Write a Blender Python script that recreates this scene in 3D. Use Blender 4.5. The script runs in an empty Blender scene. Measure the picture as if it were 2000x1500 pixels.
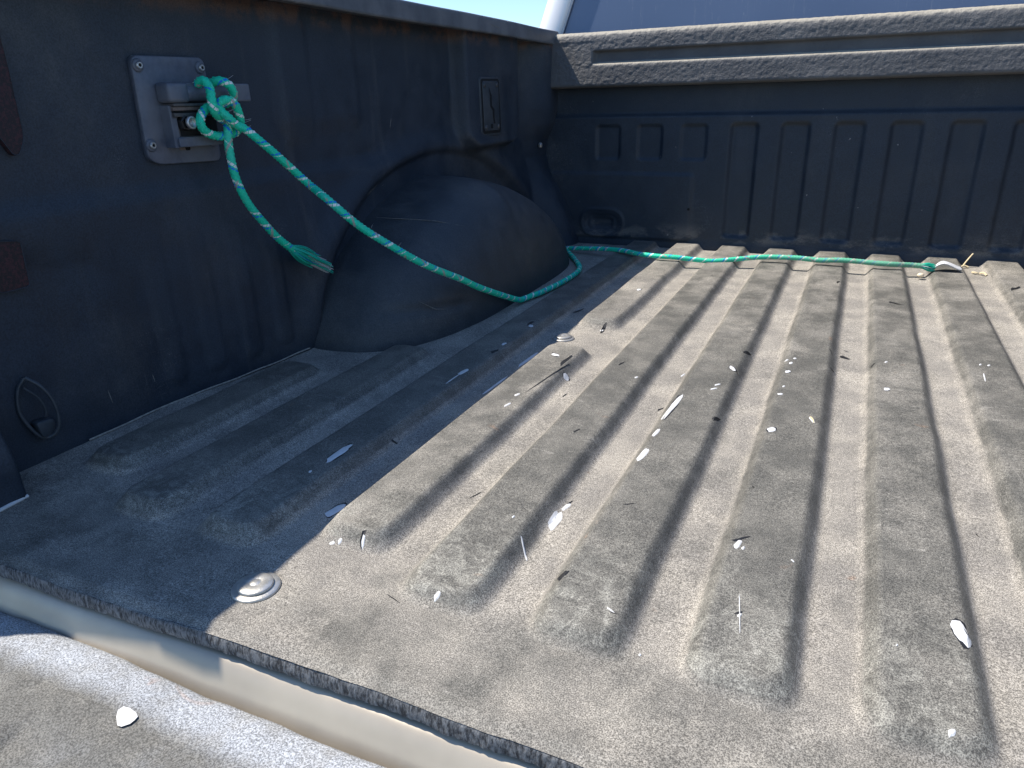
import bpy, bmesh, math, random
import numpy as np
from mathutils import Matrix, Vector

random.seed(7)
rng = np.random.default_rng(11)
SC = bpy.context.scene
COL = SC.collection

# ------------------------------------------------------------------ camera
cam_d = bpy.data.cameras.new("camera")
cam = bpy.data.objects.new("camera", cam_d)
COL.objects.link(cam)
r_, u_, f_ = Vector((0.906, 0.4225, -0.025)), Vector((-0.1365, 0.3474, 0.9277)), Vector((-0.4007, 0.8371, -0.3724))
M = Matrix((( r_.x, u_.x, -f_.x, 0.1208), (r_.y, u_.y, -f_.y, -0.2905), (r_.z, u_.z, -f_.z, 0.3841), (0, 0, 0, 1)))
cam.matrix_world = M
cam_d.sensor_fit = 'HORIZONTAL'
cam_d.sensor_width = 36.0
cam_d.lens = 1382.46 * 36.0 / 2000.0
cam_d.clip_start = 0.02
cam_d.clip_end = 3000
SC.camera = cam

# ------------------------------------------------------------------ sky + sun
TO_SUN = Vector((-0.615, -0.07, 1.0)).normalized()
elev = math.asin(TO_SUN.z)
world = bpy.data.worlds.new("World")
SC.world = world
world.use_nodes = True
wn = world.node_tree
sky = wn.nodes.new('ShaderNodeTexSky')
sky.sky_type = 'NISHITA'
sky.sun_disc = False
sky.sun_elevation = elev
sky.sun_rotation = math.atan2(TO_SUN.x, TO_SUN.y)
sky.altitude = 100
sky.air_density = 1.0
sky.dust_density = 0.0
sky.ozone_density = 6.0
bg = wn.nodes['Background']
bg.inputs['Strength'].default_value = 0.12
wn.links.new(sky.outputs[0], bg.inputs['Color'])

sun_d = bpy.data.lights.new("sun", 'SUN')
sun_d.energy = 4.3
sun_d.angle = math.radians(0.55)
sun_d.color = (1.0, 0.93, 0.83)
sun = bpy.data.objects.new("sun", sun_d)
COL.objects.link(sun)
sun.rotation_euler = TO_SUN.to_track_quat('Z', 'Y').to_euler()
sun.location = (0, 0, 5)

SC.view_settings.view_transform = 'Standard'
SC.view_settings.look = 'None'
SC.view_settings.exposure = 0.75
SC.view_settings.gamma = 1.0
SC.view_settings.use_curve_mapping = False

# ------------------------------------------------------------------ numpy noise
_perm = rng.permutation(4096)
_val = rng.random(4096) * 2 - 1

def vnoise(x, y, z=0.0):
    x = np.asarray(x, float); y = np.asarray(y, float) + 0 * x; z = np.asarray(z, float) + 0 * x
    xi, yi, zi = np.floor(x).astype(int), np.floor(y).astype(int), np.floor(z).astype(int)
    fx, fy, fz = x - xi, y - yi, z - zi
    fx = fx * fx * (3 - 2 * fx); fy = fy * fy * (3 - 2 * fy); fz = fz * fz * (3 - 2 * fz)
    def h(a, b, c):
        return _val[(_perm[(_perm[(_perm[a & 4095] + b) & 4095] + c) & 4095])]
    out = 0
    for a in (0, 1):
        for b in (0, 1):
            for c in (0, 1):
                w = (fx if a else 1 - fx) * (fy if b else 1 - fy) * (fz if c else 1 - fz)
                out = out + w * h(xi + a, yi + b, zi + c)
    return out

def sstep(a, b, x):
    t = np.clip((np.asarray(x, float) - a) / (b - a), 0, 1)
    return t * t * (3 - 2 * t)

def rrect(x, y, x0, x1, y0, y1, r):
    """signed distance to a rounded rectangle (negative inside)"""
    cx, cy, hx, hy = (x0 + x1) / 2, (y0 + y1) / 2, (x1 - x0) / 2, (y1 - y0) / 2
    dx = np.abs(x - cx) - (hx - r); dy = np.abs(y - cy) - (hy - r)
    return np.hypot(np.maximum(dx, 0), np.maximum(dy, 0)) + np.minimum(np.maximum(dx, dy), 0) - r

# ------------------------------------------------------------------ materials
class NT:
    def __init__(s, name):
        s.m = bpy.data.materials.new(name); s.m.use_nodes = True
        s.t = s.m.node_tree; s.b = s.t.nodes['Principled BSDF']
        s.co = s.t.nodes.new('ShaderNodeTexCoord').outputs['Object']
    def n(s, typ, **kw):
        nd = s.t.nodes.new(typ)
        for k, v in kw.items(): setattr(nd, k, v)
        return nd
    def link(s, a, b): s.t.links.new(a, b)
    def put(s, sock, v):
        if hasattr(v, 'is_output'): s.link(v, sock)
        elif isinstance(v, (tuple, list)) and len(v) == 3 and sock.type == 'RGBA': sock.default_value = (*v, 1)
        else: sock.default_value = v
    def noise(s, scale, detail=3, rough=.55, stretch=None, dist=0.0, color=False, co=None):
        c = co or s.co
        if stretch:
            mp = s.n('ShaderNodeMapping'); mp.inputs['Scale'].default_value = stretch; s.link(c, mp.inputs[0]); c = mp.outputs[0]
        nd = s.n('ShaderNodeTexNoise'); s.link(c, nd.inputs['Vector'])
        nd.inputs['Scale'].default_value = scale; nd.inputs['Detail'].default_value = detail
        nd.inputs['Roughness'].default_value = rough; nd.inputs['Distortion'].default_value = dist
        return nd.outputs['Color' if color else 'Fac']
    def voronoi(s, scale, feature='F1', stretch=None):
        c = s.co
        if stretch:
            mp = s.n('ShaderNodeMapping'); mp.inputs['Scale'].default_value = stretch; s.link(c, mp.inputs[0]); c = mp.outputs[0]
        nd = s.n('ShaderNodeTexVoronoi', feature=feature); s.link(c, nd.inputs['Vector']); nd.inputs['Scale'].default_value = scale
        return nd.outputs['Distance']
    def ramp(s, v, a, b, lo=0.0, hi=1.0):
        nd = s.n('ShaderNodeMapRange'); nd.interpolation_type = 'SMOOTHSTEP'
        s.put(nd.inputs[0], v); nd.inputs[1].default_value = a; nd.inputs[2].default_value = b
        nd.inputs[3].default_value = lo; nd.inputs[4].default_value = hi
        return nd.outputs[0]
    def math(s, op, a, b=0.0, clamp=False):
        nd = s.n('ShaderNodeMath', operation=op); nd.use_clamp = clamp
        s.put(nd.inputs[0], a); s.put(nd.inputs[1], b); return nd.outputs[0]
    def mix(s, f, a, b, mode='MIX'):
        nd = s.n('ShaderNodeMix', data_type='RGBA', blend_type=mode)
        s.put(nd.inputs[0], f); s.put(nd.inputs[6], a); s.put(nd.inputs[7], b); return nd.outputs[2]
    def attr(s, name):
        return s.n('ShaderNodeAttribute', attribute_name=name).outputs['Fac']
    def sep(s):
        nd = s.n('ShaderNodeSeparateXYZ'); s.link(s.n('ShaderNodeNewGeometry').outputs['Position'], nd.inputs[0]); return nd.outputs
    def bump(s, h, strength, dist, prev=None):
        nd = s.n('ShaderNodeBump'); s.put(nd.inputs['Height'], h)
        nd.inputs['Strength'].default_value = strength; nd.inputs['Distance'].default_value = dist
        if prev is not None: s.link(prev, nd.inputs['Normal'])
        return nd.outputs[0]
    def done(s, color, rough, normal=None, metal=0.0, spec=0.5):
        s.put(s.b.inputs['Base Color'], color); s.put(s.b.inputs['Roughness'], rough)
        s.put(s.b.inputs['Metallic'], metal); s.put(s.b.inputs['Specular IOR Level'], spec)
        if normal is not None: s.link(normal, s.b.inputs['Normal'])
        return s.m

def mat_floor():
    t = NT('floor_liner_plastic')
    cr = t.ramp(t.attr('crest'), .12, .60)
    big = t.noise(5, 4); mid = t.noise(22, 5, .6); fine = t.noise(260, 4, .7); grain = t.noise(950, 3, .75)
    streak = t.noise(30, 4, .6, stretch=(1.0, .18, 1.0))
    # dust settles in the valleys, less on the trodden crests
    d = t.math('SUBTRACT', 1.0, cr)
    d = t.math('ADD', t.math('MULTIPLY', d, .80), t.math('MULTIPLY', t.math('SUBTRACT', mid, .5), 1.0))
    d = t.math('ADD', d, t.math('MULTIPLY', t.math('SUBTRACT', t.noise(11, 6, .7, dist=.8), .5), .85))
    d = t.math('ADD', d, t.math('MULTIPLY', t.math('SUBTRACT', big, .5), .75))
    d = t.math('ADD', d, t.math('MULTIPLY', t.math('SUBTRACT', streak, .5), .5))
    front = t.ramp(t.sep()[1], .06, .17, -.42, 0.0)       # the mat's rear margin holds less dust
    d = t.math('ADD', d, front)
    d = t.math('ADD', d, t.ramp(t.sep()[1], .45, 1.5, 0.0, .30))       # more settled dust toward the cab
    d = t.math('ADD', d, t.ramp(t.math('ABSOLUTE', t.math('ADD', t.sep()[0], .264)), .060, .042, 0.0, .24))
    shade_crest = t.math('MULTIPLY', t.ramp(t.sep()[0], -.31, -.34), t.ramp(cr, .2, .8))   # painted shade: rib crests darkened within the wall's shadow, via the dust mix
    d = t.math('SUBTRACT', d, t.math('MULTIPLY', shade_crest, .35))
    dust = t.ramp(d, -.05, .95)
    plastic = t.mix(t.ramp(mid, .35, .65), (.112, .108, .095), (.175, .166, .144))
    dcol = t.mix(t.ramp(t.noise(14, 4, .6), .35, .68), (.230, .214, .190), (.338, .311, .267))
    col = t.mix(dust, plastic, dcol)
    # scuffed whitish scratches running mostly across the crests
    scr = t.noise(60, 6, .75, stretch=(.35, 1.6, 1.0), dist=1.2)
    scm = t.math('MULTIPLY', t.ramp(scr, .56, .70), t.ramp(t.noise(8, 3), .44, .62))
    col = t.mix(t.math('MULTIPLY', scm, .60), col, (.38, .36, .32))
    for sc, st, ds in ((22, (.3, 2.2, 1), 1.6), (26, (2.2, .25, 1), 1.0), (15, (1, 1.2, 1), 2.6)):   # fine scratches
        v = t.noise(sc, 4, .7, stretch=st, dist=ds)
        ln = t.ramp(t.math('ABSOLUTE', t.math('SUBTRACT', v, .5)), .0060, .0)
        ln = t.math('MULTIPLY', ln, t.ramp(t.noise(9, 3, .6), .52, .62))
        col = t.mix(t.math('MULTIPLY', ln, .45), col, (.36, .34, .30))
    # scuffed rear ends of the ribs
    yy = t.sep()[1]
    endm = t.math('MULTIPLY', t.ramp(yy, .27, .13), t.ramp(yy, .095, .115))
    endm = t.math('MULTIPLY', endm, t.ramp(t.noise(30, 6, .75, dist=1.5), .44, .60))
    endm = t.math('MULTIPLY', endm, t.ramp(cr, .15, .6))
    col = t.mix(t.math('MULTIPLY', endm, .62), col, (.31, .30, .26))
    rust = t.math('MULTIPLY', t.ramp(t.noise(26, 3, .5, dist=.2), .70, .77), t.ramp(t.noise(60, 2), .4, .6))
    col = t.mix(t.math('MULTIPLY', rust, .45), col, (.27, .17, .11))
    # gritty speckle
    g = t.math('MULTIPLY', t.ramp(grain, .36, .66, .38, 1.66), t.ramp(fine, .3, .7, .80, 1.20))
    gg = t.n('ShaderNodeCombineColor'); [t.link(g, gg.inputs[i]) for i in range(3)]
    col = t.mix(1.0, col, gg.outputs[0], 'MULTIPLY')
    nrm = t.bump(grain, .42, .0011)
    nrm = t.bump(fine, .30, .0012, nrm)
    ro = t.ramp(dust, 0, 1, .52, .88)
    return t.done(col, ro, nrm, spec=.4)

def mat_wall(name, a, b, rustz=None, dusty=.35, grain=520):
    t = NT(name)
    big = t.noise(3.2, 4, .6); mid = t.noise(17, 5, .62); fine = t.noise(grain, 3, .65)
    col = t.mix(t.ramp(mid, .35, .68), a, b)
    dm = t.math('MULTIPLY', t.ramp(big, .46, .68), dusty)
    dm = t.math('MULTIPLY', dm, t.ramp(t.noise(60, 4, .7), .25, .7, .4, 1))
    col = t.mix(dm, col, (.115, .112, .105))
    run = t.noise(9, 5, .7, stretch=(1, 2.2, .25))                   # dried dusty run-off
    col = t.mix(t.math('MULTIPLY', t.ramp(run, .55, .75), dusty * .5), col, (.13, .127, .12))
    # a few pale scratches
    for sc, st in ((11, (1, .35, 2.6)), (14, (1, 2.8, .5))):
        v = t.noise(sc, 5, .72, stretch=st, dist=2.2)
        line = t.ramp(t.math('ABSOLUTE', t.math('SUBTRACT', v, .5)), .0035, 0.0)
        line = t.math('MULTIPLY', line, t.ramp(t.noise(7, 3, .6), .60, .68))
        col = t.mix(t.math('MULTIPLY', line, .45), col, (.24, .24, .23))
    if 'bulkhead' in name:
        zz = t.sep()[2]
        sm = t.math('MULTIPLY', t.math('MULTIPLY', t.ramp(zz, .075, .035), t.ramp(zz, .012, .030)), t.ramp(t.noise(13, 5, .65, stretch=(1, 1, 2)), .46, .62))
        col = t.mix(t.math('MULTIPLY', sm, .6), col, (.16, .15, .135))
        sp = t.ramp(t.noise(95, 2, .5), .76, .80)
        col = t.mix(t.math('MULTIPLY', sp, .6), col, (.30, .29, .27))
    if rustz:
        zz = t.sep()[2]
        rm = t.math('MULTIPLY', t.ramp(zz, rustz[0], rustz[1]), t.ramp(t.noise(26, 5, .7), .42, .58))
        col = t.mix(t.math('MULTIPLY', rm, .8), col, (.105, .060, .045))
    g = t.ramp(fine, .3, .7, .72, 1.32)
    gg = t.n('ShaderNodeCombineColor'); [t.link(g, gg.inputs[i]) for i in range(3)]
    col = t.mix(1.0, col, gg.outputs[0], 'MULTIPLY')
    nrm = t.bump(fine, .35, .0012)
    nrm = t.bump(t.noise(70, 3), .15, .003, nrm)
    return t.done(col, t.ramp(mid, .3, .7, .5, .68), nrm, spec=.5)

def mat_cap():
    t = NT('orange_peel_plastic')
    n1 = t.noise(230, 3, .6); mid = t.noise(10, 4)
    col = t.mix(t.ramp(mid, .3, .7), (.082, .082, .084), (.118, .116, .115))
    nz = t.n('ShaderNodeSeparateXYZ'); t.link(t.n('ShaderNodeNewGeometry').outputs['Normal'], nz.inputs[0])
    top = t.math('MULTIPLY', t.ramp(nz.outputs[2], .35, .9), t.ramp(mid, .2, .6, .65, 1))
    col = t.mix(top, col, (.36, .33, .27))                            # dust lying on the upward faces
    nrm = t.bump(n1, .55, .003)
    return t.done(col, .62, nrm, spec=.45)

def mat_simple(name, col, rough, metal=0.0, var=.25, scale=60, bump=.15, bdist=.001, dirt=None, dirt_amt=.4, spec=.5):
    t = NT(name)
    n1 = t.noise(scale, 4, .65); n2 = t.noise(scale * .2, 4, .6)
    lo = tuple(c * (1 - var) for c in col); hi = tuple(min(1, c * (1 + var)) for c in col)
    c = t.mix(t.ramp(n1, .3, .7), lo, hi)
    if dirt: c = t.mix(t.math('MULTIPLY', t.ramp(n2, .42, .62), dirt_amt), c, dirt)
    nrm = t.bump(t.noise(scale * 5, 2), bump, bdist)
    return t.done(c, t.ramp(n2, .3, .7, max(.05, rough - .08), min(1, rough + .1)), nrm, metal=metal, spec=spec)

def mat_rope():
    t = NT('braided_green_rope')
    uv = t.n('ShaderNodeUVMap').outputs[0]
    s = t.n('ShaderNodeSeparateXYZ'); t.link(uv, s.inputs[0])
    u, v = s.outputs[0], s.outputs[1]          # u metres along, v 0..1 around
    def helix(pitch, off, lo, hi, sgn=1):
        a = t.math('ADD', t.math('DIVIDE', u, pitch), t.math('MULTIPLY', v, sgn))
        a = t.math('FRACT', t.math('ADD', a, off))
        return t.math('MULTIPLY', t.math('GREATER_THAN', a, lo), t.math('LESS_THAN', a, hi))
    dash = t.math('GREATER_THAN', t.math('FRACT', t.math('ADD', t.math('DIVIDE', u, .0062), t.math('MULTIPLY', v, -3))), .18)
    white = t.math('MULTIPLY', helix(.025, 0.0, .0, .19), t.math('MULTIPLY', dash, t.math('GREATER_THAN', t.math('FRACT', t.math('ADD', t.math('DIVIDE', u, .0145), t.math('MULTIPLY', v, 2))), .38)))
    blue = t.math('MULTIPLY', t.math('MULTIPLY', helix(.025, 0.0, .26, .38), dash), t.math('LESS_THAN', t.math('FRACT', t.math('DIVIDE', u, .083)), .68))
    pink = t.math('MULTIPLY', helix(.047, .3, .0, .12, -1), t.ramp(t.noise(40, 1), .52, .56))
    fib = t.noise(900, 3, .7)
    g = t.mix(t.ramp(fib, .3, .7), (.003, .52, .30), (.02, .80, .50))
    wear = t.ramp(t.noise(30, 3), .5, .7)
    g = t.mix(t.math('MULTIPLY', wear, .30), g, (.10, .62, .48))
    g = t.mix(white, g, (.85, .86, .82)); g = t.mix(blue, g, (.006, .20, .75))
    g = t.mix(t.math('MULTIPLY', pink, .8), g, (.44, .36, .33))
    # end of the rope that lies in the sun by the bulkhead is bleached and dusty
    xx = t.sep()[0]
    g = t.mix(t.ramp(xx, -.32, .28, 0, .72), g, (.17, .25, .17))
    nrm = t.bump(fib, .5, .0008)
    return t.done(g, .55, nrm, spec=.4)

def mat_fibre(name, col):
    t = NT(name)
    return t.done(t.mix(t.ramp(t.noise(700, 2), .3, .7), tuple(c * .7 for c in col), col), .5, spec=.4)

def mat_sill():
    t = NT('silver_painted_metal')
    n = t.noise(9, 4, .6); fine = t.noise(260, 3)
    col = t.mix(t.ramp(n, .35, .7), (.37, .325, .262), (.45, .395, .315))
    grime = t.noise(30, 5, .7, stretch=(.5, 1, 1))
    col = t.mix(t.math('MULTIPLY', t.ramp(grime, .5, .8), .22), col, (.34, .31, .26))
    return t.done(col, t.ramp(grime, .3, .8, .30, .48), t.bump(fine, .04, .0005), metal=.15, spec=.5)

def mat_glass():
    t = NT('dusty_tinted_glass')
    drip = t.noise(9, 5, .7, stretch=(3.5, 1, .12), dist=.6)
    spots = t.noise(140, 3, .7); big = t.noise(1.8, 3)
    line = t.ramp(t.math('ABSOLUTE', t.math('SUBTRACT', drip, .5)), .008, .0)
    line = t.math('MULTIPLY', line, t.ramp(t.noise(12, 3), .45, .6))
    col = t.mix(t.ramp(big, .3, .7), (.105, .142, .225), (.135, .175, .265))
    col = t.mix(t.math('MULTIPLY', line, .35), col, (.30, .31, .33))
    col = t.mix(t.ramp(spots, .69, .76, 0, .4), col, (.3, .31, .33))
    return t.done(col, .12, t.bump(t.noise(3, 1), .02, .01), spec=.6)

def mat_tail():
    t = NT('tailgate_worn_liner')
    big = t.noise(9, 5, .62, dist=.5); fine = t.noise(720, 3, .75); mid = t.noise(40, 5, .65)
    yy = t.sep()[1]
    pale = t.math('ADD', t.ramp(yy, -.060, -.034), t.math('MULTIPLY', t.math('SUBTRACT', big, .5), 1.5), True)
    col = t.mix(pale, (.115, .113, .104), (.34, .36, .39))
    col = t.mix(t.math('MULTIPLY', t.ramp(mid, .42, .65), .35), col, (.21, .20, .175))
    rust = t.math('MULTIPLY', t.ramp(t.noise(17, 3, .5, dist=.6), .66, .73), .5)
    col = t.mix(rust, col, (.30, .17, .10))
    g = t.ramp(fine, .36, .66, .45, 1.6)
    gg = t.n('ShaderNodeCombineColor'); [t.link(g, gg.inputs[i]) for i in range(3)]
    col = t.mix(1.0, col, gg.outputs[0], 'MULTIPLY')
    return t.done(col, .7, t.bump(t.noise(120, 4), .4, .002, t.bump(fine, .5, .0012)), spec=.45)

def mat_edge():
    t = NT('cut_mat_edge')
    n = t.noise(260, 4, .75, stretch=(1.6, 1, .5))
    col = t.mix(t.ramp(n, .35, .65), (.020, .021, .024), (.20, .205, .21))
    return t.done(col, .8, t.bump(n, .8, .002))

def mat_patch():
    t = NT('red_brown_primer')
    n = t.noise(330, 3, .7)
    col = t.mix(t.ramp(n, .45, .6), (.012, .007, .010), (.048, .013, .018))
    return t.done(col, .6, t.bump(n, .5, .001))

def mat_ground():
    t = NT('asphalt')
    n = t.noise(120, 4, .7); b = t.noise(.6, 4)
    col = t.mix(t.ramp(n, .35, .65), (.035, .035, .036), (.075, .074, .072))
    col = t.mix(t.math('MULTIPLY', t.ramp(b, .4, .7), .4), col, (.10, .095, .088))
    return t.done(col, .85, t.bump(n, .5, .004))

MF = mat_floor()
MW = mat_wall('side_liner_plastic', (.016, .025, .039), (.026, .036, .052), rustz=(.49, .515))
MB = mat_wall('bulkhead_liner_plastic', (.015, .024, .037), (.025, .035, .049), dusty=.2)
MH = mat_wall('wheel_housing_plastic', (.029, .036, .044), (.045, .052, .060), dusty=.35)
MC = mat_cap()
MR = mat_rope()
MWHITE = mat_simple('chipped_white_paint', (.64, .65, .66), .45, var=.08, scale=200, dirt=(.5, .47, .42), dirt_amt=.25)
MBLACK = mat_simple('torn_black_plastic', (.012, .012, .013), .5, var=.3, scale=300)
MSILL = mat_sill()
MGLASS = mat_glass()
MTAIL = mat_tail()
MEDGE = mat_edge()
MPATCH = mat_patch()
MRAIL = mat_simple('rail_cap_plastic', (.095, .10, .11), .42, var=.12, scale=45, dirt=(.20, .20, .21), dirt_amt=.5)
MPAINT = mat_simple('white_body_paint', (.80, .80, .80), .25, var=.01, scale=4, bump=.01)
MTRIM = mat_simple('grey_window_seal', (.45, .47, .5), .5, var=.1)
MZINC = mat_simple('zinc_bolt_metal', (.55, .54, .51), .36, metal=.65, var=.14, scale=140, bump=.3, bdist=.0006, dirt=(.40, .37, .31), dirt_amt=.5)
MSTEEL = mat_simple('worn_steel', (.50, .50, .50), .35, metal=.8, var=.2, scale=200)
MBRK = mat_simple('bracket_plastic', (.090, .105, .140), .42, var=.16, scale=70, bump=.2, bdist=.0008, dirt=(.20, .20, .21), dirt_amt=.4)
MPL = mat_simple('flush_plate_plastic', (.040, .050, .062), .45, var=.15, scale=80, dirt=(.08, .085, .09), dirt_amt=.3)
MBRKD = mat_simple('bracket_dark_steel', (.075, .078, .085), .40, metal=.3, var=.25, scale=90, dirt=(.15, .12, .10), dirt_amt=.5)
MBRN = mat_simple('rusty_bracket_steel', (.15, .115, .10), .6, var=.3, scale=120)
MHOLE = mat_simple('dark_hole', (.008, .008, .009), .9, var=.1)
MGFIB = mat_fibre('green_fibre', (.015, .60, .42)); MWFIB = mat_fibre('white_fibre', (.72, .72, .72)); MBFIB = mat_fibre('blue_fibre', (.01, .14, .5))
MSTRAW = mat_simple('dry_straw', (.62, .52, .33), .7, var=.2, scale=300)
MPEB = mat_simple('cream_pebble', (.72, .62, .45), .7, var=.15, scale=200)
MCAULK = mat_simple('pale_sealant', (.42, .38, .32), .7, var=.3, scale=200)
MGROUND = mat_ground()
MDUST = mat_simple('dusty_scrape', (.17, .165, .155), .8, var=.3, scale=300)

# ------------------------------------------------------------------ object helpers
def empty(name, loc, label=None, cat=None, group=None):
    o = bpy.data.objects.new(name, None); COL.objects.link(o); o.location = loc
    o.empty_display_size = .05
    if label: o['label'] = label
    if cat: o['category'] = cat
    if group: o['group'] = group
    return o

def wloc(p):
    v = Vector((0, 0, 0))
    while p is not None:
        v = v + p.location; p = p.parent
    return v

def finish(name, me, mat, parent=None, smooth=True, label=None):
    o = bpy.data.objects.new(name, me); COL.objects.link(o)
    for m in (mat if isinstance(mat, (list, tuple)) else [mat]): me.materials.append(m)
    if parent is not None:
        off = wloc(parent)
        me.transform(Matrix.Translation(-off)); o.parent = parent
    if smooth:
        me.polygons.foreach_set('use_smooth', [True] * len(me.polygons))
    if label: o['label'] = label
    return o

def grid_mesh(name, P, flip=False, attrs=None):
    """P: (nv, nu, 3) array of world positions"""
    nv, nu = P.shape[:2]
    me = bpy.data.meshes.new(name)
    idx = np.arange(nv * nu).reshape(nv, nu)
    a, b, c, d = idx[:-1, :-1], idx[:-1, 1:], idx[1:, 1:], idx[1:, :-1]
    F = np.stack([a, b, c, d] if not flip else [a, d, c, b], -1).reshape(-1, 4)
    me.vertices.add(nv * nu); me.vertices.foreach_set('co', P.reshape(-1).astype(np.float32))
    me.loops.add(F.size); me.loops.foreach_set('vertex_index', F.reshape(-1).astype(np.int32))
    me.polygons.add(len(F)); me.polygons.foreach_set('loop_start', np.arange(0, F.size, 4, dtype=np.int32))
    me.polygons.foreach_set('loop_total', np.full(len(F), 4, dtype=np.int32))
    me.update(calc_edges=True)
    for k, v in (attrs or {}).items():
        at = me.attributes.new(k, 'FLOAT', 'POINT'); at.data.foreach_set('value', v.reshape(-1).astype(np.float32))
    return me

def from_bm(name, bm, mat, parent, smooth=False, label=None):
    me = bpy.data.meshes.new(name); bmesh.ops.recalc_face_normals(bm, faces=bm.faces); bm.to_mesh(me); bm.free()
    return finish(name, me, mat, parent, smooth, label)

def box_bm(x0, x1, y0, y1, z0, z1, bev=.0, seg=2, bm=None):
    nb = bmesh.new(); bmesh.ops.create_cube(nb, size=1)
    for v in nb.verts:
        v.co = Vector((x0 + (v.co.x + .5) * (x1 - x0), y0 + (v.co.y + .5) * (y1 - y0), z0 + (v.co.z + .5) * (z1 - z0)))
    if bev: bmesh.ops.bevel(nb, geom=list(nb.edges), offset=bev, segments=seg, affect='EDGES', profile=.5)
    if bm is None: return nb
    tmp = bpy.data.meshes.new('t'); nb.to_mesh(tmp); nb.free(); bm.from_mesh(tmp); bpy.data.meshes.remove(tmp)
    return bm

def rev_bm(profile, origin, axis, seg=28):
    """surface of revolution: profile [(radius, height)], about axis at origin"""
    ax = Vector(axis).normalized(); t = ax.orthogonal().normalized(); b = ax.cross(t)
    bm = bmesh.new(); rings = []
    for r, h in profile:
        if r < 1e-6: rings.append([bm.verts.new(Vector(origin) + ax * h)])
        else: rings.append([bm.verts.new(Vector(origin) + ax * h + (t * math.cos(2 * math.pi * i / seg) + b * math.sin(2 * math.pi * i / seg)) * r) for i in range(seg)])
    for A, B in zip(rings, rings[1:]):
        for i in range(seg):
            j = (i + 1) % seg
            if len(A) == 1 and len(B) == 1: continue
            if len(A) == 1: bm.faces.new((A[0], B[i], B[j]))
            elif len(B) == 1: bm.faces.new((A[i], A[j], B[0]))
            else: bm.faces.new((A[i], A[j], B[j], B[i]))
    return bm

def rpoly(pts, r=.01, n=5):
    """round the corners of a 2-D polygon"""
    out = []
    N = len(pts)
    for i in range(N):
        p0, p, p1 = Vector(pts[i - 1]), Vector(pts[i]), Vector(pts[(i + 1) % N])
        rr = min(r, (p0 - p).length * .45, (p1 - p).length * .45)
        a = p + (p0 - p).normalized() * rr; b = p + (p1 - p).normalized() * rr
        for k in range(n + 1):
            t = k / n; out.append((1 - t) ** 2 * a + 2 * t * (1 - t) * p + t * t * b)
    return out

def plate_x(pts2, x0, x1, bev=.0012, r=.01):
    """extrude polygon in (y,z) from x0 (back) to x1 (front, toward +x) with a chamfered front edge"""
    P = rpoly(pts2, r); c = sum(P, Vector((0, 0))) / len(P)
    bm = bmesh.new()
    def ring(x, ins):
        return [bm.verts.new((x, *(p + (c - p).normalized() * ins))) for p in P]
    R = [ring(x0, 0), ring(x1 - bev, 0), ring(x1 - bev * .3, bev * .35), ring(x1, bev)]
    for A, B in zip(R, R[1:]):
        for i in range(len(P)):
            j = (i + 1) % len(P); bm.faces.new((A[i], A[j], B[j], B[i]))
    bm.faces.new(R[-1]); bm.faces.new(R[0][::-1])
    return bm

def catmull(P, n=12):
    P = [Vector(p) for p in P]; P = [P[0] * 2 - P[1]] + P + [P[-1] * 2 - P[-2]]
    out = []
    for i in range(1, len(P) - 2):
        for k in range(n):
            t = k / n
            out.append(.5 * ((2 * P[i]) + (P[i + 1] - P[i - 1]) * t + (2 * P[i - 1] - 5 * P[i] + 4 * P[i + 1] - P[i + 2]) * t * t + (3 * P[i] - P[i - 1] - 3 * P[i + 1] + P[i + 2]) * t ** 3))
    out.append(P[-2]); return out

def resample(P, step):
    P = np.array([tuple(p) for p in P]); d = np.r_[0, np.cumsum(np.linalg.norm(np.diff(P, axis=0), axis=1))]
    n = max(2, int(d[-1] / step)); s = np.linspace(0, d[-1], n)
    return np.stack([np.interp(s, d, P[:, k]) for k in range(3)], -1), s

def tube(name, P, rad, mat, parent, seg=12, step=.002, braid=0.0, label=None, taper=None):
    Q, s = resample(P, step)
    T = np.gradient(Q, axis=0); T /= np.linalg.norm(T, axis=1)[:, None] + 1e-12
    Nn = np.zeros_like(T); v = np.array(Vector(T[0]).orthogonal().normalized())
    for i in range(len(T)):
        v = v - T[i] * (v @ T[i]); v /= np.linalg.norm(v); Nn[i] = v
    B = np.cross(T, Nn)
    th = np.linspace(0, 2 * np.pi, seg + 1)
    R = np.full((len(Q), seg + 1), rad)
    if taper is not None: R = R * np.interp(s / s[-1], taper[0], taper[1])[:, None]
    if braid:
        a = s[:, None] / .0125; w = th[None] / (2 * np.pi)
        R = R * (1 + braid * np.abs(np.sin(np.pi * (a * 2 + 4 * w))) * np.abs(np.sin(np.pi * (a * 2 - 4 * w))) - braid * .4)
    X = Q[:, None] + R[..., None] * (np.cos(th)[None, :, None] * Nn[:, None] + np.sin(th)[None, :, None] * B[:, None])
    me = grid_mesh(name, X, flip=True)
    uv = me.uv_layers.new(name='UVMap')
    vi = np.zeros(len(me.loops), dtype=np.int32); me.loops.foreach_get('vertex_index', vi)
    U = np.repeat(s, seg + 1)[vi]; V = np.tile(th / (2 * np.pi), len(Q))[vi]
    uv.data.foreach_set('uv', np.stack([U, V], -1).reshape(-1).astype(np.float32))
    return finish(name, me, mat, parent, True, label)

# ------------------------------------------------------------------ floor height
XA, PITCH, L = -.2637, .1186, 1.633
def mat_rear(x):
    return np.interp(x, [-.6, -.44, -.33, -.2, 0, .3], [.001, .002, .0075, .0125, .0145, .0150]) + .0015 * vnoise(np.asarray(x) * 14, 3.3) + .0006 * vnoise(np.asarray(x) * 60, 9.3)

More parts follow.
